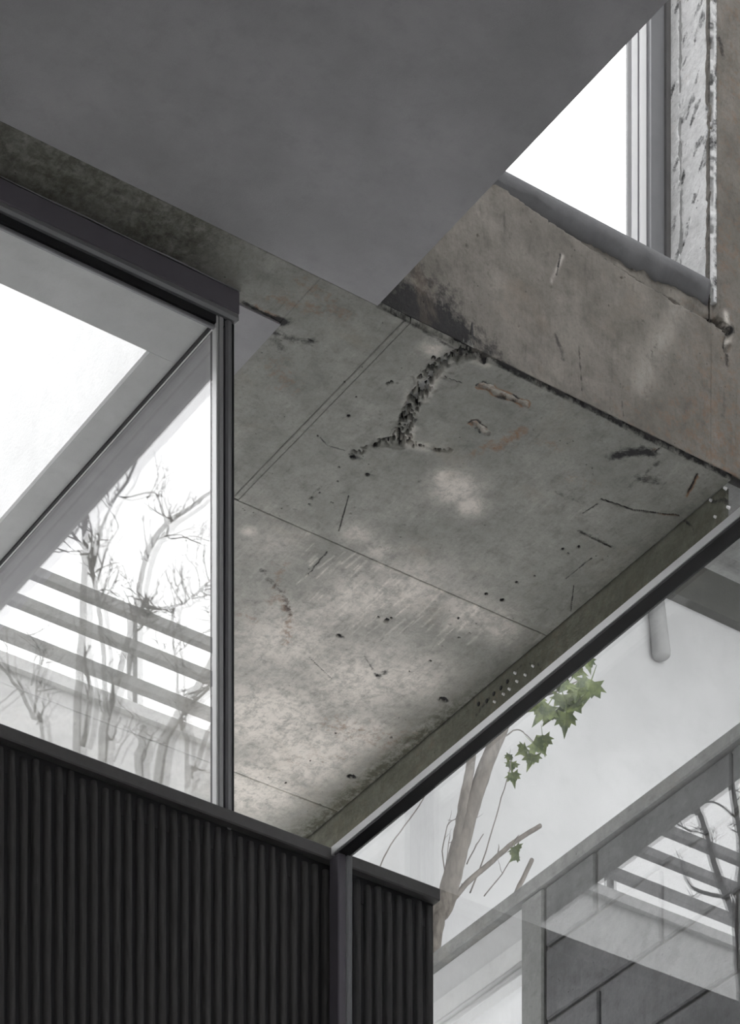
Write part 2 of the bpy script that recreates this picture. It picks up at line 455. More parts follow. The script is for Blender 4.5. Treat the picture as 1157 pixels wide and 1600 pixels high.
def slab_stain(P, Q):
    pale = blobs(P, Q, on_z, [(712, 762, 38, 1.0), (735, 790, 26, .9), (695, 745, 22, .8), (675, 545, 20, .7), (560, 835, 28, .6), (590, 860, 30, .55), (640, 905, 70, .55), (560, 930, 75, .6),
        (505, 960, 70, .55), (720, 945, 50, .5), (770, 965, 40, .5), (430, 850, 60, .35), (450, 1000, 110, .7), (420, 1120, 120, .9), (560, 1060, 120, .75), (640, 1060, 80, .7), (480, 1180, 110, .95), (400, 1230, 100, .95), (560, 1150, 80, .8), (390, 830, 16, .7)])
    rs = random.Random(31); sc_ = []
    for k in range(120):
        a, b = (rs.uniform(470, 850), rs.uniform(868, 1010)) if k < 80 else (rs.uniform(380, 700), rs.uniform(800, 1180))
        ln = rs.uniform(8, 34); sl = rs.uniform(.75, 1.15)
        sc_.append(([(a, b), (a + ln, b - ln * sl)], rs.uniform(.9, 2.6), rs.uniform(.2, .6)))
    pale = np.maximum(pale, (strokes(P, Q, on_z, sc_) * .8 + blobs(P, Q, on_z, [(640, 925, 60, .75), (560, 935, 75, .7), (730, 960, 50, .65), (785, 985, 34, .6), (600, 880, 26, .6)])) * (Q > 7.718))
    rust = strokes(P, Q, on_z, [([(775, 700), (800, 685), (815, 672)], 14, .75), ([(740, 712), (765, 690)], 10, .5), ([(850, 690), (870, 700)], 12, .4),
        ([(885, 745), (930, 758)], 14, .35), ([(1074, 775), (1090, 745)], 3.5, 1.0), ([(440, 930), (452, 965), (448, 1005)], 12, .55), ([(425, 940), (440, 880)], 14, .4), ([(380, 960), (400, 975)], 14, .35),
        ([(520, 1130), (600, 1160), (660, 1150)], 34, .40), ([(460, 1190), (540, 1180)], 26, .3), ([(560, 1230), (600, 1200)], 14, .35), ([(430, 570), (450, 600)], 26, .4), ([(400, 480), (435, 497)], 6, .8),
        ([(430, 465), (470, 480), (540, 490)], 16, .5), ([(470, 440), (520, 470)], 14, .45), ([(1018, 706), (1024, 702)], 5, .7), ([(1030, 803), (1060, 806)], 2.5, .9)])
    dark = strokes(P, Q, on_z, [([(960, 712), (1000, 705), (1018, 708)], 13, .75), ([(1000, 748), (1030, 752)], 12, .45), ([(985, 760), (1010, 740), (1030, 722)], 5, .4), ([(870, 770), (915, 785)], 5, .3), ([(905, 830), (955, 853)], 4, .5),
        ([(424, 510), (434, 500), (445, 503)], 9, 1.0), ([(420, 512), (395, 540), (368, 568)], 2.6, .9), ([(440, 502), (410, 488), (380, 472)], 3.0, .9), ([(430, 520), (460, 530), (490, 534)], 8, .45), ([(440, 545), (425, 530)], 10, .35),
        ([(410, 890), (425, 910), (445, 930), (452, 960)], 7, .4), ([(570, 1025), (590, 1058)], 3, .4), ([(592, 1056), (602, 1050)], 7, .5), ([(528, 993), (534, 995)], 6, .6), ([(690, 1092), (697, 1094)], 6, .9), ([(546, 1213), (553, 1214)], 6, .9),
        ([(575, 741), (583, 744)], 5, .4), ([(548, 710), (560, 716)], 5, .5), ([(600, 482), (650, 510), (710, 545)], 3.5, .5),
        ([(450, 790), (470, 800)], 2, .3), ([(500, 683), (512, 696), (540, 704)], 1.4, .6), ([(486, 790), (490, 770), (505, 760)], 3, .3)])
    for pts, w in RUSTS:
        e, _ = seg_dist(P, Q, [on_z(*p) for p in pts])
        e = e + .020 * (fbm(P, Q, 32, 2, 3) - .5)
        ring = np.exp(-((e - w * PXM * 1.15) / (2.6 * PXM)) ** 2)
        rust = np.maximum(rust, 1.0 * ring * sstep(.35, .5, fbm(P, Q, 20, 6))); dark = np.maximum(dark, .75 * ring * sstep(.48, .6, fbm(P, Q, 30, 9)))
        pale = np.maximum(pale, .5 * sstep(1.1, .7, e / (w * PXM))); rust = np.maximum(rust, .42 * sstep(1.1, .7, e / (w * PXM)))
    for pts, w in zip(CRACK, CWIDTH):
        e, _ = seg_dist(P, Q, [on_z(*p) for p in pts])
        n2 = vnoise(P * 105, Q * 105, 31) * .75 + .25 * vnoise(P * 240, Q * 240, 33)
        e = e + .010 * (fbm(P, Q, 45, 37, 3) - .5) * (w / 13 + .3)
        dark = np.maximum(dark, .95 * sstep(.42, .6, n2) * sstep(1.2, .5, e / (w * PXM)) * (1 if w > 10 else sstep(.40, .52, vnoise(P * 60, Q * 60, 57))))  # void darkness painted into the crack besides its carved depth
        pale = np.maximum(pale, .38 * sstep(.5, .65, fbm(P, Q, 18, 39, 2)) * np.exp(-((e - w * PXM * 1.1) / (7 * PXM)) ** 2))
    for px, py, r in PITS:
        x, y = on_z(px, py)
        dark = np.maximum(dark, .92 * sstep(1.25, .6, np.hypot(P - x, Q - y) / (r * PXM)))  # pits painted dark as well as carved
    for pts, w in SCORES:
        e, _ = seg_dist(P, Q, [on_z(*p) for p in pts])
        dark = np.maximum(dark, .75 * sstep(1.4, .3, e / (w * PXM)))  # scored lines painted dark as well as carved
    # damp growth by the outer edge; darker olive tone on the strip beside the window head
    olive = .85 * np.exp(-((P - 5.88) / .10) ** 2) * sstep(7.75, 8.4, Q) + .35 * np.exp(-((P - 5.88) / .05) ** 2)
    olive = np.maximum(olive, .8 * sstep(4.40, 4.2, P) * (.55 + .6 * fbm(P, Q, 7, 91)))
    strip_dark = .7 * sstep(4.43, 4.28, P + .06 * fbm(P, Q, 9, 92)) * fbm(P, Q, 5, 93)  # darker tone along the strip beside the window head
    dark = np.maximum(dark, strip_dark * .55)
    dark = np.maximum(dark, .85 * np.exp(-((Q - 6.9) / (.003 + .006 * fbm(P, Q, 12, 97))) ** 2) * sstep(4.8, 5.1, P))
    return pale, rust, dark, olive
place_slab = lambda P, Q, D: np.stack([P, Q, H + D], -1)

ceiling = empty('ceiling', (4.5, 7.0, H))
tag(ceiling, 'soffit of smooth grey plaster and stained raw concrete panels', 'ceiling', kind='structure')
obj('plaster_soffit', MB().box(-4.0, 4.72, -3.0, 6.9, H, H + .22), M['plaster'], ceiling)['label'] = 'smooth dark grey plaster soffit ending in a point'
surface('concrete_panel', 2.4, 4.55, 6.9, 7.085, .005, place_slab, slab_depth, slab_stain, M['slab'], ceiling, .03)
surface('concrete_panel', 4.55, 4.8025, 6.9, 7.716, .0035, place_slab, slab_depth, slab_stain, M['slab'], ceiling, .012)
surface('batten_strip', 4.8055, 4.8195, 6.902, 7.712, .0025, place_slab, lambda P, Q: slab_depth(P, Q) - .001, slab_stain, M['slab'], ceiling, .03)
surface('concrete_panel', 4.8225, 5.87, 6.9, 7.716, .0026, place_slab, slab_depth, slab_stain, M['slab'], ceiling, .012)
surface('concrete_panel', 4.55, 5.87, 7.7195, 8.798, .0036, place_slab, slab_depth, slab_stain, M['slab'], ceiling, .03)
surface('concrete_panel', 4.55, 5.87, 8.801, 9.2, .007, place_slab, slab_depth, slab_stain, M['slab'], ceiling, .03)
obj('slab_core', MB().box(2.4, 4.45, 6.9, 7.085, H + .03, H + .24).box(4.45, 5.95, 6.95, 9.2, H + .05, H + .24), M['joint'], ceiling)
obj('concrete_panel', MB().box(-4.0, 2.4, 6.9, 7.085, H, H + .24), M['concrete'], ceiling)
obj('smooth_patch', MB().box(4.425, 4.5535, 7.087, 9.2, H - .004, H + .04), M['plaster'], ceiling)['label'] = 'smooth grey strip beside the window post'

# edge beam below the outer rim of the slab -------------------------------------------------
def beam_stain(P, Q):
    z = np.zeros(P.shape)
    olive = .35 + .5 * fbm(P, Q, 4, 71)
    dark = strokes(P, Q, lambda a, b: on_x(a, b, 5.87), [([(1066, 808), (1085, 828)], 1.6, .8), ([(1112, 785), (1148, 776)], 3.0, .7), ([(840, 1035), (846, 1052)], 1.2, .8), ([(790, 1062), (815, 1040), (838, 1035)], 1.0, .6),
        ([(765, 1090), (745, 1115)], 5, .5)])
    return z, .3 * fbm(P, Q, 6, 73), dark, olive
edge_beam = empty('edge_beam', (5.87, 7.0, H - .15))
tag(edge_beam, 'mossy concrete downstand along the outer rim of the slab', 'beam', kind='structure')
surface('beam_face', 6.935, 9.2, H - .15, H + .0, .008, lambda P, Q, D: np.stack([5.87 + D, P, Q], -1), lambda P, Q: .002 * fbm(P, Q, 20, 61), beam_stain, M['beam'], edge_beam, .018)
bolt_me = None
def bolt(px, py, r=.005):
    global bolt_me
    y, z = on_x(px, py, 5.87)
    if bolt_me is None:
        b = MB(); n = 8
        ringv = [(-.006, .0031 * math.cos(2 * math.pi * k / n), .0031 * math.sin(2 * math.pi * k / n)) for k in range(n)]
        ring2 = [(.004, .0044 * math.cos(2 * math.pi * k / n), .0044 * math.sin(2 * math.pi * k / n)) for k in range(n)]
        b.add(ringv + ring2, [tuple(range(n))] + [(k, n + k, n + (k + 1) % n, (k + 1) % n) for k in range(n)] + [tuple(range(2 * n - 1, n - 1, -1))])
        o = obj('bolt', b, M['steel'], edge_beam); bolt_me = o.data; o.location = Vector((5.87, y, z)) - origin_of(edge_beam)
        off = origin_of(edge_beam)
        for v in bolt_me.vertices: v.co += off
        return
    share('bolt', bolt_me, (5.87, y, z), edge_beam)
hole_me = None
def hole(px, py):
    global hole_me
    y, z = on_x(px, py, 5.87)
    if hole_me is None:
        b = MB(); n = 8
        b.add([(-.0012, .006 * math.cos(2 * math.pi * k / n), .006 * math.sin(2 * math.pi * k / n)) for k in range(n)] +
              [(.01, .006 * math.cos(2 * math.pi * k / n), .006 * math.sin(2 * math.pi * k / n)) for k in range(n)],
              [tuple(range(n)), tuple(range(2 * n - 1, n - 1, -1))] + [(k, n + k, n + (k + 1) % n, (k + 1) % n) for k in range(n)])
        o = obj('plugged_hole', b, M['gasket'], edge_beam); hole_me = o.data; o.location = Vector((5.87, y, z)) - origin_of(edge_beam)
        off = origin_of(edge_beam)
        for v in hole_me.vertices: v.co += off
        return
    share('plugged_hole', hole_me, (5.87, y, z), edge_beam)
for p in [(1134, 763), (1112, 782), (1139, 793), (1119, 808), (834, 1041), (806, 1052), (822, 1055), (809, 1065), (797, 1077), (788, 1085), (774, 1097)]: bolt(*p)
for p in [(793, 1065), (783, 1075), (772, 1084), (761, 1095), (748, 1100)]: hole(*p)

# upstand wall above the slab edge ----------------------------------------------------------
onF = lambda a, b: on_y(a, b, 6.9)
FCRACK = [onF(*p) for p in [(798, 300), (840, 330), (881, 357), (942, 398), (1016, 447), (1050, 466), (1084, 486), (1117, 503), (1135, 510)]]
FC2 = [onF(*p) for p in [(1122, 500), (1140, 520), (1136, 545)]]
def fascia_depth(P, Q):
    d = .002 * (fbm(P, Q, 8, 103) - .5) + .0016 * (fbm(P, Q, 50, 111, 2) - .5)
    e, al = seg_dist(P, Q, FCRACK)
    n = fbm(P, Q, 30, 120, 3)
    d = d + .016 * sstep(0, 1, (.0030 + .010 * (n - .3) * (.4 + 1.3 * sstep(.2, .7, al)) - e) / .003)
    # broken mortar bed between crack and sill
    xs = [p[0] for p in FCRACK]; zs = [p[1] for p in FCRACK]
    cl = np.interp(P, xs, zs) + .006 * (n - .5)
    bed = sstep(0, 1, (Q - cl) / .004) * (P < 5.82)
    d = d + bed * (.006 + .012 * fbm(P, Q, 26, 131, 3))
    e, _ = seg_dist(P, Q, FC2)
    d = d + .018 * sstep(0, 1, (.012 * (.4 + n) - e) / .005)
    d = d + .008 * sstep(0, 1, (.02 * n * sstep(6.42, 6.5, Q) - np.abs(P - 5.8)) / .006)
    rnd = np.random.RandomState(14)
    for k in range(110):
        x = rnd.uniform(4.7, 6.1); z = rnd.uniform(6.02, 6.9); r = rnd.uniform(.0012, .0035)
        d = d + .004 * sstep(0, 1, (r - np.hypot(P - x, (Q - z) * .6)) / .002)
    return d
def fascia_marks(P, Q):
    pale = strokes(P, Q, onF, [([(880, 400), (862, 440)], 3, .5), ([(1060, 480), (1030, 540), (1000, 600)], 20, .25), ([(690, 470), (700, 540)], 1.6, .35), ([(1135, 490), (1140, 530)], 5, .8)])
    rust = np.clip(.55 * sstep(5.45, 5.95, P) * fbm(P, Q, 5, 151) + .35 * fbm(P, Q, 3, 152) * sstep(6.25, 6.05, Q) * sstep(5.2, 5.5, P), 0, 1)
    dark = strokes(P, Q, onF, [([(595, 485), (640, 470), (690, 500), (720, 530)], 34, .95), ([(610, 480), (680, 520), (740, 552)], 14, .9), ([(650, 430), (700, 470)], 30, .45), ([(740, 520), (780, 560)], 26, .45), ([(876, 398), (870, 430)], 2, .7), ([(905, 540), (910, 610)], 1.8, .5), ([(970, 600), (975, 650)], 1.6, .5), ([(870, 525), (880, 560)], 5, .4),  # includes a broad darker patch beside the plaster corner
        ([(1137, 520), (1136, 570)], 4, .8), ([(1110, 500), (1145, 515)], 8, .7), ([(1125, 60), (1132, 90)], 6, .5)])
    e, al = seg_dist(P, Q, FCRACK)
    dark = np.maximum(dark, .98 * sstep(.0055, .001, e + .006 * (fbm(P, Q, 40, 171) - .5)) * (.45 + .55 * sstep(.05, .4, al)))  # crack painted dark as well as carved
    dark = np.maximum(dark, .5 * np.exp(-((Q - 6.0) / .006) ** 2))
    return pale, rust, dark, np.clip(.3 * fbm(P, Q, 4, 161), 0, 1)
wall_upper = empty('wall_upper', (5.3, 6.9, H))
tag(wall_upper, 'weathered brown grey concrete upstand below the high window', 'wall', kind='structure')
placeF = lambda P, Q, D: np.stack([P, 6.9 + D, Q], -1)
surface('upstand_face', 4.60, 5.797, H + .012, 6.475, .0032, placeF, fascia_depth, fascia_marks, M['fascia'], wall_upper, .04)
surface('pier_face', 5.797, 6.45, H + .012, 7.7, .0048, placeF, fascia_depth, fascia_marks, M['fascia'], wall_upper, .004)
obj('wall_core', MB().box(4.4, 5.80, 6.935, 7.25, H + .02, 6.475).box(5.80, 6.45, 6.94, 7.25, H + .02, 9.2).box(-4, 4.2, 6.9, 7.25, H + .23, 9.2).box(4.2, 5.80, 6.94, 7.25, 8.6, 9.2).box(5.797, 6.45, 6.9, 6.94, 7.7, 9.2), M['concrete'], wall_upper)
def reveal_depth(P, Q):
    n = fbm(P, Q, 28, 205, 3)
    d = .003 * (fbm(P, Q, 15, 201) - .5) + .002 * fbm(P, Q, 70, 203, 2)
    d = d + .006 * sstep(0, 1, (.020 * (n - .28) - np.abs(P - 7.03 + .01 * (fbm(Q, P, 6, 207) - .5))) / .004)
    d = d + .010 * sstep(0, 1, (.07 * (n - .42) - np.abs(P - 6.9)) / .004)
    return d
def reveal_stain(P, Q):
    z = np.zeros(P.shape)
    fl = sstep(.60, .68, fbm(P + .5 * Q, Q * .55, 34, 211, 3))
    band = np.exp(-((P - 7.02 + .02 * (fbm(Q, P, 5, 213) - .5)) / .010) ** 2)
    return z, z, np.clip(.42 * fl + .40 * band * fbm(P, Q, 14, 215), 0, 1), .25 * fbm(P, Q, 9, 217) * sstep(6.97, 7.06, P)
surface('window_reveal', 6.9, 7.075, 6.45, 7.7, .0038, lambda P, Q, D: np.stack([5.797 + D, P, Q], -1), reveal_depth,
        reveal_stain, M['revealwhite'], wall_upper, .02)['label'] = 'chipped limewashed window reveal'

# high window --------------------------------------------------------------------------------
w1 = empty('window_1', (5.0, 7.08, 6.47))
tag(w1, 'high white framed window above the concrete upstand', 'window', kind='structure')
sill = MB()
ns = 110; prof = [(-.001, .003), (-.005, .006), (-.007, .022), (-.006, .033), (-.003, .036), (.17, .036), (.17, -.02), (.006, -.02)]
for i in range(ns + 1):
    x = 4.6 + (5.79 - 4.6) * i / ns
    wob = float(fbm(np.array([i * .31]), np.array([3.7]), 1.0, 400, 4)[0] - .55) * .040 + rng.uniform(-.0012, .0012) - .004 * i / ns
    for k, (dy, dz) in enumerate(prof):
        sill.v.append((x, 6.9 + dy + (wob * .08 if k < 3 else 0), 6.465 + dz + (wob if k in (0, 7) else wob * .9 if k == 1 else 0)))
m_ = len(prof)
for i in range(ns):
    for k in range(m_):
        k2 = (k + 1) % m_; sill.f.append((i * m_ + k, (i + 1) * m_ + k, (i + 1) * m_ + k2, i * m_ + k2))
sill.f += [tuple(range(m_)), tuple(ns * m_ + k for k in reversed(range(m_)))]
obj('sill', sill, M['sillgrey'], w1, smooth=True)['label'] = 'grey rendered sill nose'
obj('jamb_frame', MB().box(5.734, 5.797, 7.078, 7.10, 6.48, 8.6, .003), M['framegrey'], w1)
obj('gap_shade_strip', MB().box(5.782, 5.797, 7.068, 7.0778, 6.48, 8.6), M['cap'], w1)  # dark strip paints the shaded gap between frame and reveal
obj('sash_stile', MB().box(5.711, 5.7335, 7.092, 7.102, 6.48, 8.6, .002), M['whitepaint'], w1)
obj('glazing_bead', MB().box(5.707, 5.7105, 7.098, 7.104, 6.48, 8.6), M['frame'], w1)
obj('sash_stile', MB().box(5.686, 5.7065, 7.096, 7.104, 6.48, 8.6, .002), M['whitepaint'], w1)
obj('screen_bar', MB().box(5.671, 5.6855, 7.098, 7.106, 6.48, 8.6, .002), M['framemid'], w1)
obj('head_frame', MB().box(4.2, 5.797, 7.078, 7.15, 8.54, 8.6, .003), M['framegrey'], w1)
obj('jamb_frame', MB().box(4.2, 4.27, 7.078, 7.15, 6.48, 8.6, .003), M['framegrey'], w1)
obj('glass_pane', MB().box(4.26, 5.69, 7.107, 7.112, 6.48, 8.56), M['glass'], w1)

tag(obj('street_ground', MB().box(-60, 60, -60, 60, FLOOR - .6, FLOOR - .3), M['concrete']), 'paved ground around the house', 'ground', kind='structure')
# hall shell (mostly out of the picture) -----------------------------------------------------
def struct(name, mb, mat, label, cat):
    return tag(obj(name, mb, mat), label, cat, kind='structure')
BACK = -3.0
struct('floor', MB().box(-4, 4.72, BACK, 7.056, FLOOR - .2, FLOOR), M['floor'], 'grey screed floor of the hall below', 'floor')
struct('wall_left', MB().box(-4.2, -4, BACK, 7.25, FLOOR, 9.2), M['wall'], 'plain plastered hall wall', 'wall')
struct('wall_back', MB().box(-4.2, 6.65, BACK - .2, BACK, FLOOR, -.8).box(-4.2, 6.65, BACK - .2, BACK, 4.4, 6.6).box(-4.2, 6.65, BACK - .2, BACK, 8.8, 9.2)
       .box(-4.2, -3.4, BACK - .2, BACK, -.8, 8.8).box(5.8, 6.65, BACK - .2, BACK, -.8, 8.8).box(1.0, 1.2, BACK - .2, BACK, -.8, 8.8).box(1.2, 5.8, BACK - .2, BACK, -.8, 2.2), M['wall'], 'plastered wall with openings added behind the viewer to light the hall', 'wall')
w5 = empty('added_window', (1.2, BACK - .1, -.8)); tag(w5, 'windows added behind the viewer to light the hall', 'window', kind='structure')  # unseen windows put in to brighten the hall
for x0, x1, z0, z1 in ((-3.4, 1.0, -.8, 4.4), (-3.4, 1.0, 6.6, 8.8), (1.2, 5.8, 2.2, 4.4), (1.2, 5.8, 6.6, 8.8)):
    obj('glass_pane', MB().box(x0, x1, BACK - .106, BACK - .1, z0, z1), M['glass'], w5)
struct('wall_right', MB().box(4.72, 6.65, BACK, 7.028, FLOOR, DECK).box(6.45, 6.65, BACK, 7.25, DECK, 9.2), M['wall'], 'plain plastered wall beside the glass balustrade', 'wall')
struct('roof', MB().box(-4.2, 3.2, BACK - .2, 7.25, 9.2, 9.4).box(6.3, 6.65, BACK - .2, 7.25, 9.2, 9.4).box(3.2, 6.3, BACK - .2, 3.4, 9.2, 9.4).box(3.2, 6.3, 6.7, 7.25, 9.2, 9.4), M['wall'], 'roof with an added skylight over the open void', 'roof')
w6 = empty('added_skylight', (5.6, 4.8, 9.3)); tag(w6, 'skylight added over the void to light the walls', 'window', kind='structure')  # unseen skylight put in to brighten reveal and upstand
obj('glass_pane', MB().box(3.2, 6.3, 3.4, 6.7, 9.3, 9.306), M['glass'], w6)

# window beside the courtyard ----------------------------------------------------------------
WX0, WX1 = -3.9, 4.411
w2 = empty('window_2', (4.0, 7.07, 4.70))
tag(w2, 'large fixed window with plum grey head frame above the ribbed parapet', 'window', kind='structure')
obj('head_frame', MB().box(WX0, WX1, 7.05, 7.0855, 5.943, 5.9985, .003), M['frame'], w2)
obj('head_bead', MB().box(WX0, WX1 - .002, 7.046, 7.083, 5.922, 5.9425, .006), M['framegrey'], w2)
obj('head_gasket', MB().box(WX0, 4.372, 7.060, 7.078, 5.903, 5.9215), M['gasket'], w2)
obj('inner_head_strip', MB().box(WX0, 4.350, 7.066, 7.076, 5.893, 5.9025, .002), M['framegrey'], w2)
obj('mullion', MB().box(4.3525, 4.3675, 7.055, 7.085, 4.66, 5.921, .003), M['framemid'], w2)
obj('glazing_bead', MB().box(4.3475, 4.3520, 7.058, 7.079, 4.66, 5.921, .001), M['alu'], w2)
obj('mullion_groove', MB().box(4.3680, 4.3725, 7.068, 7.12, 4.66, 5.921), M['gasket'], w2)
obj('mullion_cover', MB().box(4.3730, 4.3905, 7.052, 7.13, 4.66, 5.921, .005), M['framegrey'], w2)
obj('mullion_gasket', MB().box(4.3910, 4.4015, 7.062, 7.12, 4.66, 5.921, .001), M['gasket'], w2)
obj('sill_frame', MB().box(WX0, 4.347, 7.06, 7.12, 4.60, 4.69, .003), M['frame'], w2)
obj('glass_pane', MB().box(WX0, 4.349, 7.080, 7.0845, 4.685, 5.94), M['glass'], w2)
obj('sealant', MB().tube([(WX0 + (WX1 - WX0) * i / 120, 7.049 + .0012 * math.sin(i * 1.7), H - .001) for i in range(121)], [.0012 + .0011 * abs(math.sin(i * .71) * math.sin(i * .23)) for i in range(121)], 5), M['framegrey'], w2)

# return glazing of the far wing -------------------------------------------------------------
RX = 4.42
w3 = empty('window_3', (RX, 8.5, 4.7))
tag(w3, 'double glazed side window of the wing mirroring bare trees and sky', 'window', kind='structure')
for k in range(2):
    x = RX + k * .014
    obj('glass_pane', MB().box(x, x + .002, 7.12, 9.55, 4.60, H - .003), M['glass'], w3)
obj('head_channel', MB().box(RX - .010, RX - .004, 7.12, 9.55, H - .007, H - .0005), M['gasket'], w3)
obj('head_edge', MB().box(RX - .0035, RX - .0005, 7.12, 9.55, H - .008, H - .0005), M['alu'], w3)
obj('base_frame', MB().box(RX - .02, RX + .06, 7.16, 9.55, 4.50, 4.60, .003), M['frame'], w3)
struct('wall_wing', MB().box(RX - .06, RX + .10, 7.17, 9.55, TERRACE, 4.50), M['concrete'], 'low concrete wall below the side window', 'wall')

# courtyard: canopy, white wall, parapet, railing --------------------------------------------
canopy = empty('canopy', (3.5, 7.3, H))
tag(canopy, 'pale grey rendered canopy framing the open courtyard', 'canopy', kind='structure')
obj('near_soffit', MB().box(-4, 4.325, 7.086, 7.36, H, H + .2).box(4.325, RX + .03, 7.086, 7.36, H + .0005, H + .2), M['canopy'], canopy)
obj('side_soffit', MB().box(4.336, RX + .03, 7.36, 9.6, H, H + .2), M['canopy'], canopy)
obj('far_side_slab', MB().box(2.56, 3.25, 7.36, 9.45, H + .001, H + .2), M['canopy'], canopy)
struct('wall_courtyard', MB().box(4.3255, 4.45, 7.37, 9.6, H + .2, 9.6).box(4.3255, 4.3355, 7.361, 9.6, H, H + .2), M['white'], 'bright white rendered wall rising above the courtyard canopy', 'wall')
struct('courtyard_ground', MB().box(-6, 4.35, 7.25, 12.0, TERRACE - .3, TERRACE), M['concrete'], 'concrete ground of the planted courtyard', 'ground')
struct('wall_parapet', MB().box(-8, 4.3, 12.0, 12.2, TERRACE, 8.245).box(-8, 4.3, 11.97, 12.22, 8.245, 8.29), M['white'], 'pale boundary wall below the slatted railing', 'wall')
railing = empty('slatted_railing', (0, 12.1, 8.29))
tag(railing, 'grey horizontal slat railing on the boundary wall, mirrored in the side window', 'railing')
for z in (8.432, 8.585, 8.725):
    obj('slat', MB().box(-7.5, 4.2, 12.02, 12.06, z - .042, z, .003), M['slat'], railing)
for x in (3.8, 1.81, -.19, -2.19, -4.19, -6.19):
    obj('post', MB().box(x - .016, x + .016, 12.065, 12.10, 8.285, 8.73, .002), M['slat'], railing)

# ribbed parapet -----------------------------------------------------------------------------
par = empty('ribbed_parapet', (4.0, 7.03, FLOOR))
tag(par, 'charcoal parapet of vertical half round ribs below a dark metal cap', 'parapet')
obj('backing', MB().box(-3.995, 5.0, 7.056, 7.16, FLOOR, 4.60), M['gasket'], par)
obj('cap', MB().box(-3.995, 5.006, 7.03, 7.16, 4.666, 4.698, .003), M['cap'], par)
obj('shadow_gap', MB().box(-3.995, 4.998, 7.0545, 7.15, 4.60, 4.6655), M['gasket'], par)  # black strip stands in for the shade below the cap
PITCH = .0318
rib_meshes = []
for v_ in range(5):
    r = random.Random(40 + v_); mb = MB(); seg = 9
    levels = [-1.75, -1.2, -.8, -.5, -.3, -.15, -.06, -.02, 0]
    for li, z in enumerate(levels):
        w = .0108 * (1 + r.uniform(-.05, .05)); dx = r.uniform(-.0006, .0006)
        if li >= len(levels) - 2: w *= r.uniform(.82, .97)
        for k in range(seg + 1):
            t = math.pi * k / seg
            mb.v.append((dx - w * math.cos(t), .058 - .0145 * (math.sin(t) ** .7) * (w / .0108), z))
    n_ = seg + 1
    for li in range(len(levels) - 1):
        for k in range(seg):
            mb.f.append((li * n_ + k, li * n_ + k + 1, (li + 1) * n_ + k + 1, (li + 1) * n_ + k))
    mb.f.append(tuple((len(levels) - 1) * n_ + k for k in range(n_)))
    me = bpy.data.meshes.new('rib'); me.from_pydata(mb.v, [], mb.f); fix_normals(me)
    me.polygons.foreach_set('use_smooth', [True] * (len(me.polygons) - 1) + [False]); me.materials.append(M['rib'])
    rib_meshes.append(me)
x = 4.984
while x > 2.3:
    share('rib', rng.choice(rib_meshes), (x, 7.0 + rng.uniform(-.0008, .0008), 4.655 + rng.uniform(-.008, .004)), par)
    x -= PITCH

# glass balustrade ---------------------------------------------------------------------------
BX = 4.66
bal = empty('glass_balustrade', (BX + .02, 5.5, DECK))
tag(bal, 'clear glass balustrade with bright metal rail and dark corner post', 'balustrade')
obj('top_rail', MB().box(BX, BX + .040, 0.5, 7.02, 4.6695, 4.692, .002), M['alu'], bal)
obj('rail_gasket', MB().box(BX + .001, BX + .040, 0.5, 7.005, 4.664, 4.6698), M['gasket'], bal)
obj('post', MB().box(BX, BX + .024, 6.985, 7.028, DECK, 4.6635, .003), M['frame'], bal)
obj('post_cover', MB().box(BX + .0245, BX + .041, 6.982, 7.028, DECK, 4.6635, .003), M['framegrey'], bal)
obj('glass_pane', MB().box(BX + .018, BX + .026, 0.5, 6.981, DECK, 4.6645), M['glassgreen'], bal)
struct('bounce_deck', MB().box(4.36, 10.0, 7.17, 16.0, TERRACE - .3, TERRACE), M['white'], 'white terrace deck bouncing light up to the slab', 'floor')  # made white and raised to throw light onto the soffit

# garden wall, band and outlet pipe seen through the balustrade ------------------------------
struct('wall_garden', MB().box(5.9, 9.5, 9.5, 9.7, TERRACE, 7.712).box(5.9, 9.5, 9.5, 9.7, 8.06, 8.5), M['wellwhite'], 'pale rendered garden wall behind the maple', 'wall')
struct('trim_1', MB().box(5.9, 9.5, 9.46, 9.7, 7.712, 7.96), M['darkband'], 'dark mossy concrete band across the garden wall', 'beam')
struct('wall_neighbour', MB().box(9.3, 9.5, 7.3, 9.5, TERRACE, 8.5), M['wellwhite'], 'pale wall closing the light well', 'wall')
struct('shading_eave', MB().box(5.98, 9.5, 8.7, 9.7, 7.96, 8.06), M['darkband'], 'concrete eave added above the garden wall to shade it', 'roof')  # eave put in to keep sky light off the garden wall
a0 = on_y(1026, 938, 9.475); a1 = on_y(1035, 1030, 9.475)
pts = [(a0[0], 9.475, a0[1]), (a1[0], 9.475, a1[1])]
p0, p1 = Vector(pts[0]), Vector(pts[1])
prof = [(0, .030), (.55, .032), (.88, .035), (.95, .033), (.985, .024), (1.0, .008)]
tag(obj('outlet_pipe', MB().tube([p0.lerp(p1, t) for t, _ in prof], [r for _, r in prof], 16), M['pipe'], None, True), 'grey round ended outlet pipe on the pale garden wall', 'pipe')

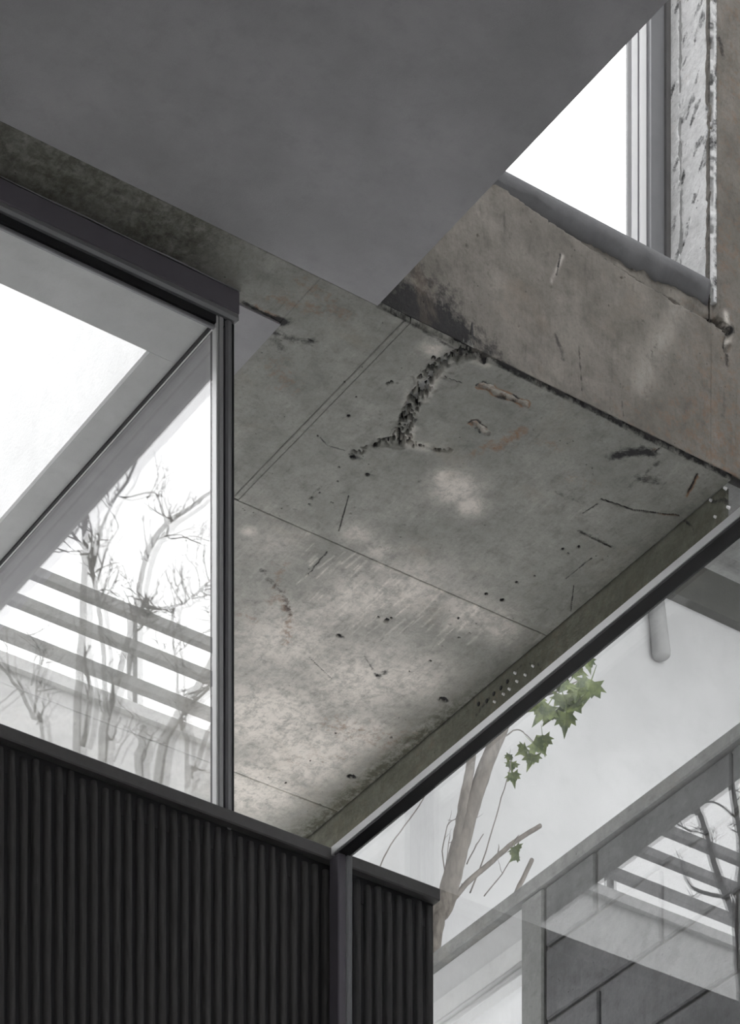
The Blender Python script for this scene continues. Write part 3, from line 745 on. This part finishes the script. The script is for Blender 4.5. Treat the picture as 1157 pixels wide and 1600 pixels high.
# block wall ---------------------------------------------------------------------------------
UX = 5.95
bw = empty('block_wall', (UX, 7.5, TERRACE))
tag(bw, 'grey concrete block wall with coping behind the balustrade glass', 'wall', kind='structure')
obj('mortar_bed', MB().box(UX + .012, UX + .15, 5.6, 7.835, TERRACE, 5.352), M['mortar'], bw)
obj('coping', MB().box(UX - .012, UX + .17, 5.6, 9.2, 5.357, 5.399, .005), M['concrete'], bw)
obj('pilaster', MB().box(UX - .002, UX + .15, 7.842, 7.948, TERRACE, 5.356, .006), M['concrete'], bw)
rows = [5.355, 5.170, 4.954, 4.737, 4.520]; offs = [7.593, 7.295, 7.575, 7.295]
L = .596
for r in range(4):
    z1, z0 = rows[r] - .006, rows[r + 1] + .006
    cuts = [7.834]; c = offs[r]
    while c > 7.80: c -= L
    while c > 5.6: cuts.append(c); c -= L
    cuts.append(5.6)
    for c1, c0 in zip(cuts[:-1], cuts[1:]):
        if c1 - c0 < .04: continue
        j = rng.uniform(-.002, .002)
        obj('block', MB().box(UX + j, UX + .1, c0 + .006, c1 - .006, z0, z1, .005), M['block'], bw)
# low strip window left of the pilaster
w4 = empty('window_4', (UX + .05, 8.4, 4.6))
tag(w4, 'low white framed window beside the block wall', 'window', kind='structure')
mb = MB(); n = 10
for i in range(n + 1):
    t = math.pi / 2 * i / n
    for y in (7.95, 9.2): mb.v.append((UX + .02 + .06 * math.sin(t), y, 5.356 - .075 * (1 - math.cos(t)) * 1.0))
for i in range(n): mb.f.append((2 * i, 2 * i + 1, 2 * i + 3, 2 * i + 2))
k = len(mb.v); mb.v += [(UX + .15, 7.95, 5.281), (UX + .15, 9.2, 5.281), (UX + .15, 7.95, 5.356), (UX + .15, 9.2, 5.356)]
mb.f += [(2 * n, 2 * n + 1, k + 1, k), (k, k + 1, k + 3, k + 2)]
obj('coved_head', mb, M['white'], w4, smooth=True)
obj('head_panel', MB().box(UX + .03, UX + .12, 7.95, 9.2, 5.212, 5.279, .003), M['white'], w4)
for z in (5.2005, 5.183):
    obj('tube_rail', MB().tube([(UX + .03, 7.95, z), (UX + .03, 9.2, z)], .0085, 12), M['whitepaint'], w4, smooth=True)
obj('glass_pane', MB().box(UX + .06, UX + .066, 7.95, 9.2, 4.5, 5.212), M['glass'], w4)

# ------------------------------------------------------------------ trees
def twigs(mb, p, d, n, r0, length, rnd, depth=0):
    """a few crooked side shoots from p"""
    for _ in range(n):
        dd = (d + Vector((rnd.uniform(-1, 1), rnd.uniform(-1, 1), rnd.uniform(-.3, 1.0)))).normalized()
        pts = [Vector(p)]; L = length * rnd.uniform(.5, 1.2)
        for k in range(4):
            dd = (dd + Vector((rnd.uniform(-.35, .35), rnd.uniform(-.35, .35), rnd.uniform(-.2, .3)))).normalized()
            pts.append(pts[-1] + dd * L / 4)
        mb.tube(pts, [r0, r0 * .8, r0 * .65, r0 * .5, r0 * .3], 5)
        if depth > 0:
            for q in pts[2:4]: twigs(mb, q, dd, rnd.randint(1, 2), r0 * .6, L * .5, rnd, depth - 1)

def smooth_path(P, R, sub=4, jit=.0, rnd=None):
    out, rr = [], []
    n = len(P)
    for i in range(n - 1):
        p0, p1, p2, p3 = P[max(i - 1, 0)], P[i], P[i + 1], P[min(i + 2, n - 1)]
        for k in range(sub):
            t = k / sub
            q = .5 * ((2 * p1) + (p2 - p0) * t + (2 * p0 - 5 * p1 + 4 * p2 - p3) * t * t + (3 * p1 - p0 - 3 * p2 + p3) * t ** 3)
            if rnd and (i or k): q = q + Vector((rnd.uniform(-jit, jit), rnd.uniform(-jit, jit), 0))
            out.append(q); rr.append(R[i] * (1 - t) + R[i + 1] * t)
    out.append(P[-1]); rr.append(R[-1])
    return out, rr

def mirrored(px, py, Y):
    """tree points surveyed from their mirror image in the side window"""
    x, z = on_y(px, py, Y)
    return Vector((2 * RX - x, Y, z))

def bare_tree(label, Y, trunk, branches, seed, r_px, group='bare trees in the courtyard', ntw=3):
    rnd = random.Random(seed); S = Y * 1.2 / F_PX
    P = [mirrored(px, py, Y) for px, py in trunk]
    R = [w * S / 2 for w in r_px]
    base = Vector((P[0].x, Y, TERRACE))
    t = empty('bare_tree', base); tag(t, label, 'tree', group)
    mb = MB()
    pp, rr = smooth_path([base, base.lerp(P[0], .6)] + P, [R[0] * 1.3, R[0] * 1.15] + R, 4, .004, rnd)
    mb.tube(pp, rr, 8)
    obj('trunk', mb, M['bare'], t, smooth=True)
    for pts, w0, w1 in branches:
        Q = [mirrored(px, py, Y) for px, py in pts]
        Q = [q + Vector((0, rnd.uniform(-.05, .05) * min(i, 2), 0)) for i, q in enumerate(Q)]
        m2 = MB()
        pp, rr = smooth_path(Q, [(w0 + (w1 - w0) * i / (len(Q) - 1)) * S / 2 for i in range(len(Q))], 3, .004, rnd)
        m2.tube(pp, rr, 6)
        for i in range(2, len(pp), 2):
            d = (pp[i] - pp[i - 1]).normalized()
            if rnd.random() < .75: twigs(m2, pp[i], d, 1, max(.0022, rr[i] * .55), .11, rnd, 1)
        obj('branch', m2, M['bare'], t, smooth=True)
    pt, rt = smooth_path(P, R, 4)
    for i in range(3, len(pt)):
        if rnd.random() < ntw / 6:
            m3 = MB(); twigs(m3, pt[i], Vector((0, 0, .4)), 1, .0032, .14, rnd, 1); obj('twig', m3, M['bare'], t, smooth=True)
    return t

bare_tree('tall straight bare tree, palest trunk in the mirrored courtyard', 10.9, [(119, 1175), (124, 1042), (130, 904), (133, 800), (134, 740)], [], 1, [12, 11, 10, 9, 8], ntw=1)
bare_tree('dark crooked bare tree with dense twigs, mirrored left of centre', 10.1, [(159, 1190), (164, 1094), (159, 1007), (154, 938), (142, 886), (133, 859), (111, 831)],
          [([(144, 890), (150, 850), (172, 800), (195, 745), (222, 700)], 6, 3.5), ([(142, 886), (140, 850), (145, 815)], 5, 2), ([(133, 859), (115, 852), (96, 845)], 3, 1.5), ([(154, 938), (166, 915), (170, 900)], 4, 1.5),
           ([(128, 1165), (131, 1100), (128, 1040), (132, 960), (135, 920)], 9, 2.5), ([(150, 920), (160, 870), (166, 842)], 3, 1.5)], 2, [10, 8.5, 7.5, 7.5, 7, 5.5, 4], ntw=4)
bare_tree('forked bare tree with smooth leaning trunk, mirrored at centre', 10.5, [(160, 1200), (180, 1076), (204, 990), (216, 931), (228, 869), (258, 821), (295, 795), (335, 762)],
          [([(258, 821), (244, 800), (230, 778), (205, 765), (195, 752)], 4, 2), ([(230, 778), (238, 760), (247, 745)], 2.5, 1.2), ([(256, 822), (262, 812), (258, 805)], 4, 1), ([(262, 822), (275, 830), (288, 840)], 2.5, 1), ([(256, 838), (275, 843), (292, 851)], 2, 1), ([(216, 940), (240, 950), (262, 960), (280, 966)], 6, 3), ([(216, 935), (232, 940), (225, 925)], 5, 2), ([(210, 988), (232, 972), (250, 962)], 3, 1.5)],
          3, [11, 10, 9, 9, 8, 8, 6, 5], ntw=3)
bare_tree('small forked bare shrub leaning out, leftmost in the mirrored courtyard', 9.8, [(67, 1160), (52, 1121), (28, 1076), (0, 1038), (-20, 1015)],
          [([(52, 1121), (48, 1070), (41, 1038), (45, 980)], 4, 1.5), ([(48, 1070), (62, 1010), (75, 995)], 2.5, 1), ([(28, 1076), (10, 1090), (-8, 1105)], 2.5, 1.2), ([(52, 1065), (70, 1030), (100, 1025)], 1.5, 1), ([(55, 1080), (82, 1082)], 2, 1)], 4, [6.5, 6, 5, 4, 3], ntw=2)
bare_tree('pale leaning bare tree beside the window post', 10.7, [(245, 1230), (273, 1128), (297, 1094), (335, 1025), (360, 985)], [([(290, 1110), (310, 1090), (322, 1080)], 5, 3)], 5, [15, 14, 13, 10, 8], ntw=1)
bare_tree('thin crooked bare tree reaching towards the window post', 10.0, [(292, 1200), (283, 1128), (273, 1025), (271, 955), (290, 940), (311, 924), (327, 909)],
          [([(273, 1025), (282, 1015), (300, 1005)], 2, 1), ([(283, 1080), (310, 1075), (335, 1063)], 3, 1.5), ([(311, 924), (325, 930), (334, 942)], 2, 1), ([(311, 920), (312, 870), (320, 825)], 2, 1)], 6, [7, 5.5, 3.5, 3, 2.5, 2, 1.5], ntw=3)
bare_tree('sawn off bare stump with one forked shoot', 10.4, [(216, 1215), (219, 1180), (223, 1135)], [([(222, 1190), (228, 1165), (240, 1150)], 3, 1.5), ([(228, 1165), (224, 1155)], 2, 1)], 7, [13, 12, 11], ntw=0)
bare_tree('short slanting pole of a bare tree near the window post', 10.2, [(290, 1245), (305, 1200), (322, 1150), (331, 1135)], [([(300, 1215), (312, 1190), (318, 1200)], 4, 2), ([(295, 1160), (285, 1130), (290, 1100), (320, 1080)], 5, 3)], 8, [9, 8, 7.5, 7], ntw=2)
bare_tree('pair of thin bare sticks between the trunks', 10.3, [(164, 1195), (175, 1155), (188, 1121)], [([(178, 1190), (188, 1160), (198, 1128)], 3, 2)], 9, [4, 3.5, 3], ntw=0)

nest_at = mirrored(219, 948, 10.42)
rn = random.Random(5)
nest = empty('bird_nest', nest_at); tag(nest, 'small dark clump of twigs lodged in the forked bare tree', 'nest')
for k in range(46):
    d = Vector((rn.gauss(0, 1), rn.gauss(0, 1), rn.gauss(0, .5))).normalized()
    c = nest_at + Vector((rn.gauss(0, .022), rn.gauss(0, .022), rn.gauss(0, .013)))
    q = d.cross(Vector((0, 0, 1))) * .012
    obj('twig', MB().tube([c - d * .03, c + q, c + d * .03], [.0022, .003, .0016], 5), M['bare'], nest, True)
_rx = RX; RX = BX + .018
bare_tree('leaning bare tree mirrored in the balustrade glass across the slats', 10.6, [(1165, 1500), (1140, 1420), (1115, 1350), (1098, 1290), (1088, 1250), (1080, 1200)], [([(1098, 1290), (1075, 1300), (1050, 1285)], 4, 2), ([(1128, 1400), (1090, 1380), (1065, 1345)], 7, 4)], 21, [16, 14, 13, 12, 11, 9], ntw=3)
bare_tree('bare tree mirrored at the edge of the balustrade glass', 10.9, [(1160, 1600), (1152, 1450), (1158, 1330), (1145, 1240), (1135, 1180)], [([(1150, 1280), (1120, 1250), (1100, 1245)], 4, 2)], 22, [17, 16, 14, 12, 10], ntw=3)
RX = _rx

# maple behind the balustrade -----------------------------------------------------------------
TY = 9.1; S = TY * 1.23 / F_PX
def tp(px, py, dy=0.0):
    x, z = on_y(px, py, TY + dy); return Vector((x, TY + dy, z))
base = tp(640, 1640); base = Vector((base.x, TY, TERRACE))
maple = empty('maple_tree', base); tag(maple, 'young maple with two grey brown stems and few green leaves', 'tree')
rnd = random.Random(77)
mb = MB(); pp, rr = smooth_path([base, tp(668, 1540), tp(700, 1400), (tp(716, 1335)), tp(735, 1270), tp(756, 1205), tp(783, 1140), tp(815, 1060), tp(850, 1000)], [w * S / 2 for w in (34, 32, 30, 30, 26, 24, 21, 16, 12)], 5, .002, rnd)
mb.tube(pp, rr, 12); obj('trunk', mb, M['bark'], maple, smooth=True)
mb = MB(); pp, rr = smooth_path([tp(712, 1345), tp(718, 1300), tp(724, 1260), tp(733, 1215), tp(738, 1170), tp(745, 1110)], [w * S / 2 for w in (24, 18, 16, 15, 13, 10)], 4, .002, rnd)
mb.tube(pp, rr, 10); obj('branch', mb, M['bark'], maple, smooth=True)
def limb(pts, w0, w1, tw=0, L=.08):
    mb = MB(); Q = [tp(*p) for p in pts]
    pp, rr = smooth_path(Q, [(w0 + (w1 - w0) * i / (len(Q) - 1)) * S / 2 for i in range(len(Q))], 4, .0015, rnd)
    mb.tube(pp, rr, 6)
    for _ in range(tw):
        i = rnd.randrange(2, len(pp)); twigs(mb, pp[i], (pp[i] - pp[i - 1]).normalized(), 1, max(.0012, rr[i] * .4), L, rnd, 0)
    return obj('branch', mb, M['bark'], maple, smooth=True)
limb([(705, 1410), (730, 1380), (770, 1345), (805, 1315), (845, 1290)], 9, 7, 5, .05)
limb([(735, 1395), (760, 1330), (780, 1260), (795, 1210), (800, 1180)], 2.6, 1.4)
limb([(757, 1400), (785, 1365), (800, 1340), (808, 1325)], 2, 1.2, 1)
limb([(795, 1420), (812, 1385), (832, 1343)], 8, 7)
limb([(700, 1380), (692, 1330), (700, 1290), (712, 1280)], 2.5, 1.2, 4, .05)
limb([(730, 1350), (745, 1320), (756, 1303)], 2.2, 1.4, 1)
limb([(706, 1390), (698, 1350), (703, 1310)], 2.0, 1.2, 3, .05)
limb([(725, 1310), (742, 1285), (750, 1262)], 1.8, 1.0, 2, .04)
limb([(790, 1150), (808, 1140), (825, 1150), (838, 1165)], 2.5, 1.2)
limb([(815, 1060), (850, 1085), (880, 1075), (915, 1058)], 4, 1.5, 1)
limb([(585, 1385), (600, 1340), (625, 1300), (655, 1260), (668, 1235)], 2.5, 1.5)
# maple leaf: five pointed lobes, slightly folded
prof = [(0, 0), (.10, .02), (.36, -.06), (.30, .10), (.56, .26), (.40, .30), (.44, .52), (.26, .44), (.18, .60), (.14, .56), (0, 1.0)]
prof = [(x, y) for x, y in prof]
out = prof + [(-x, y) for x, y in prof[-2:0:-1]]
def leaf_mesh(seed):
    r = random.Random(seed)
    v = [(0, .3, 0)] + [(x * (1 + r.uniform(-.1, .1)), y + r.uniform(-.03, .03), abs(x) * .25 + r.uniform(-.02, .02)) for x, y in out]
    n = len(out); f = [(0, 1 + k, 1 + (k + 1) % n) for k in range(n)]
    v2 = [(a, b, c + .008) for a, b, c in v]; m = len(v)
    f += [(m + c, m + b, m + a) for a, b, c in f[:n]]
    f += [(1 + (k + 1) % n, 1 + k, m + 1 + k, m + 1 + (k + 1) % n) for k in range(n)]
    v2 = v + v2
    v2.append((0, -.45, .06)); v2.append((.02, -.45, .06)); v2.append((.02, .02, .004)); v2.append((-.02, .02, .004))
    q = len(v2); f.append((q - 4, q - 3, q - 2, q - 1))
    me = bpy.data.meshes.new('leaf'); me.from_pydata(v2, [], f); me.materials.append(M['leaf']); return me
leaves = [leaf_mesh(s) for s in range(4)]
LEAF = [(925, 1062, 56, 200), (880, 1085, 60, 170), (858, 1100, 52, 215), (898, 1100, 46, 150), (845, 1085, 45, 240), (870, 1060, 40, 130), (905, 1075, 38, 190), (916, 1028, 30, 160), (895, 1045, 32, 120), (885, 1112, 40, 185), (850, 1065, 36, 200), (862, 1118, 34, 200), (922, 1020, 22, 210),
        (842, 1104, 40, 225), (890, 1066, 40, 215), (868, 1110, 38, 150), (848, 1148, 34, 170), (832, 1160, 34, 130), (836, 1178, 36, 200), (824, 1168, 26, 240), (800, 1190, 24, 180), (801, 1206, 26, 170), (797, 1178, 16, 200), (805, 1322, 26, 160), (808, 1335, 22, 220)]
for px, py, size, ang in LEAF:
    p = tp(px, py, rnd.uniform(-.10, .02))
    o = share('leaf', rnd.choice(leaves), p, maple)
    s = size * S * .93
    o.scale = (s, s, s)
    o.rotation_euler = (math.radians(90 + rnd.uniform(-35, 35)), math.radians(ang), math.radians(-rnd.uniform(10, 60)))
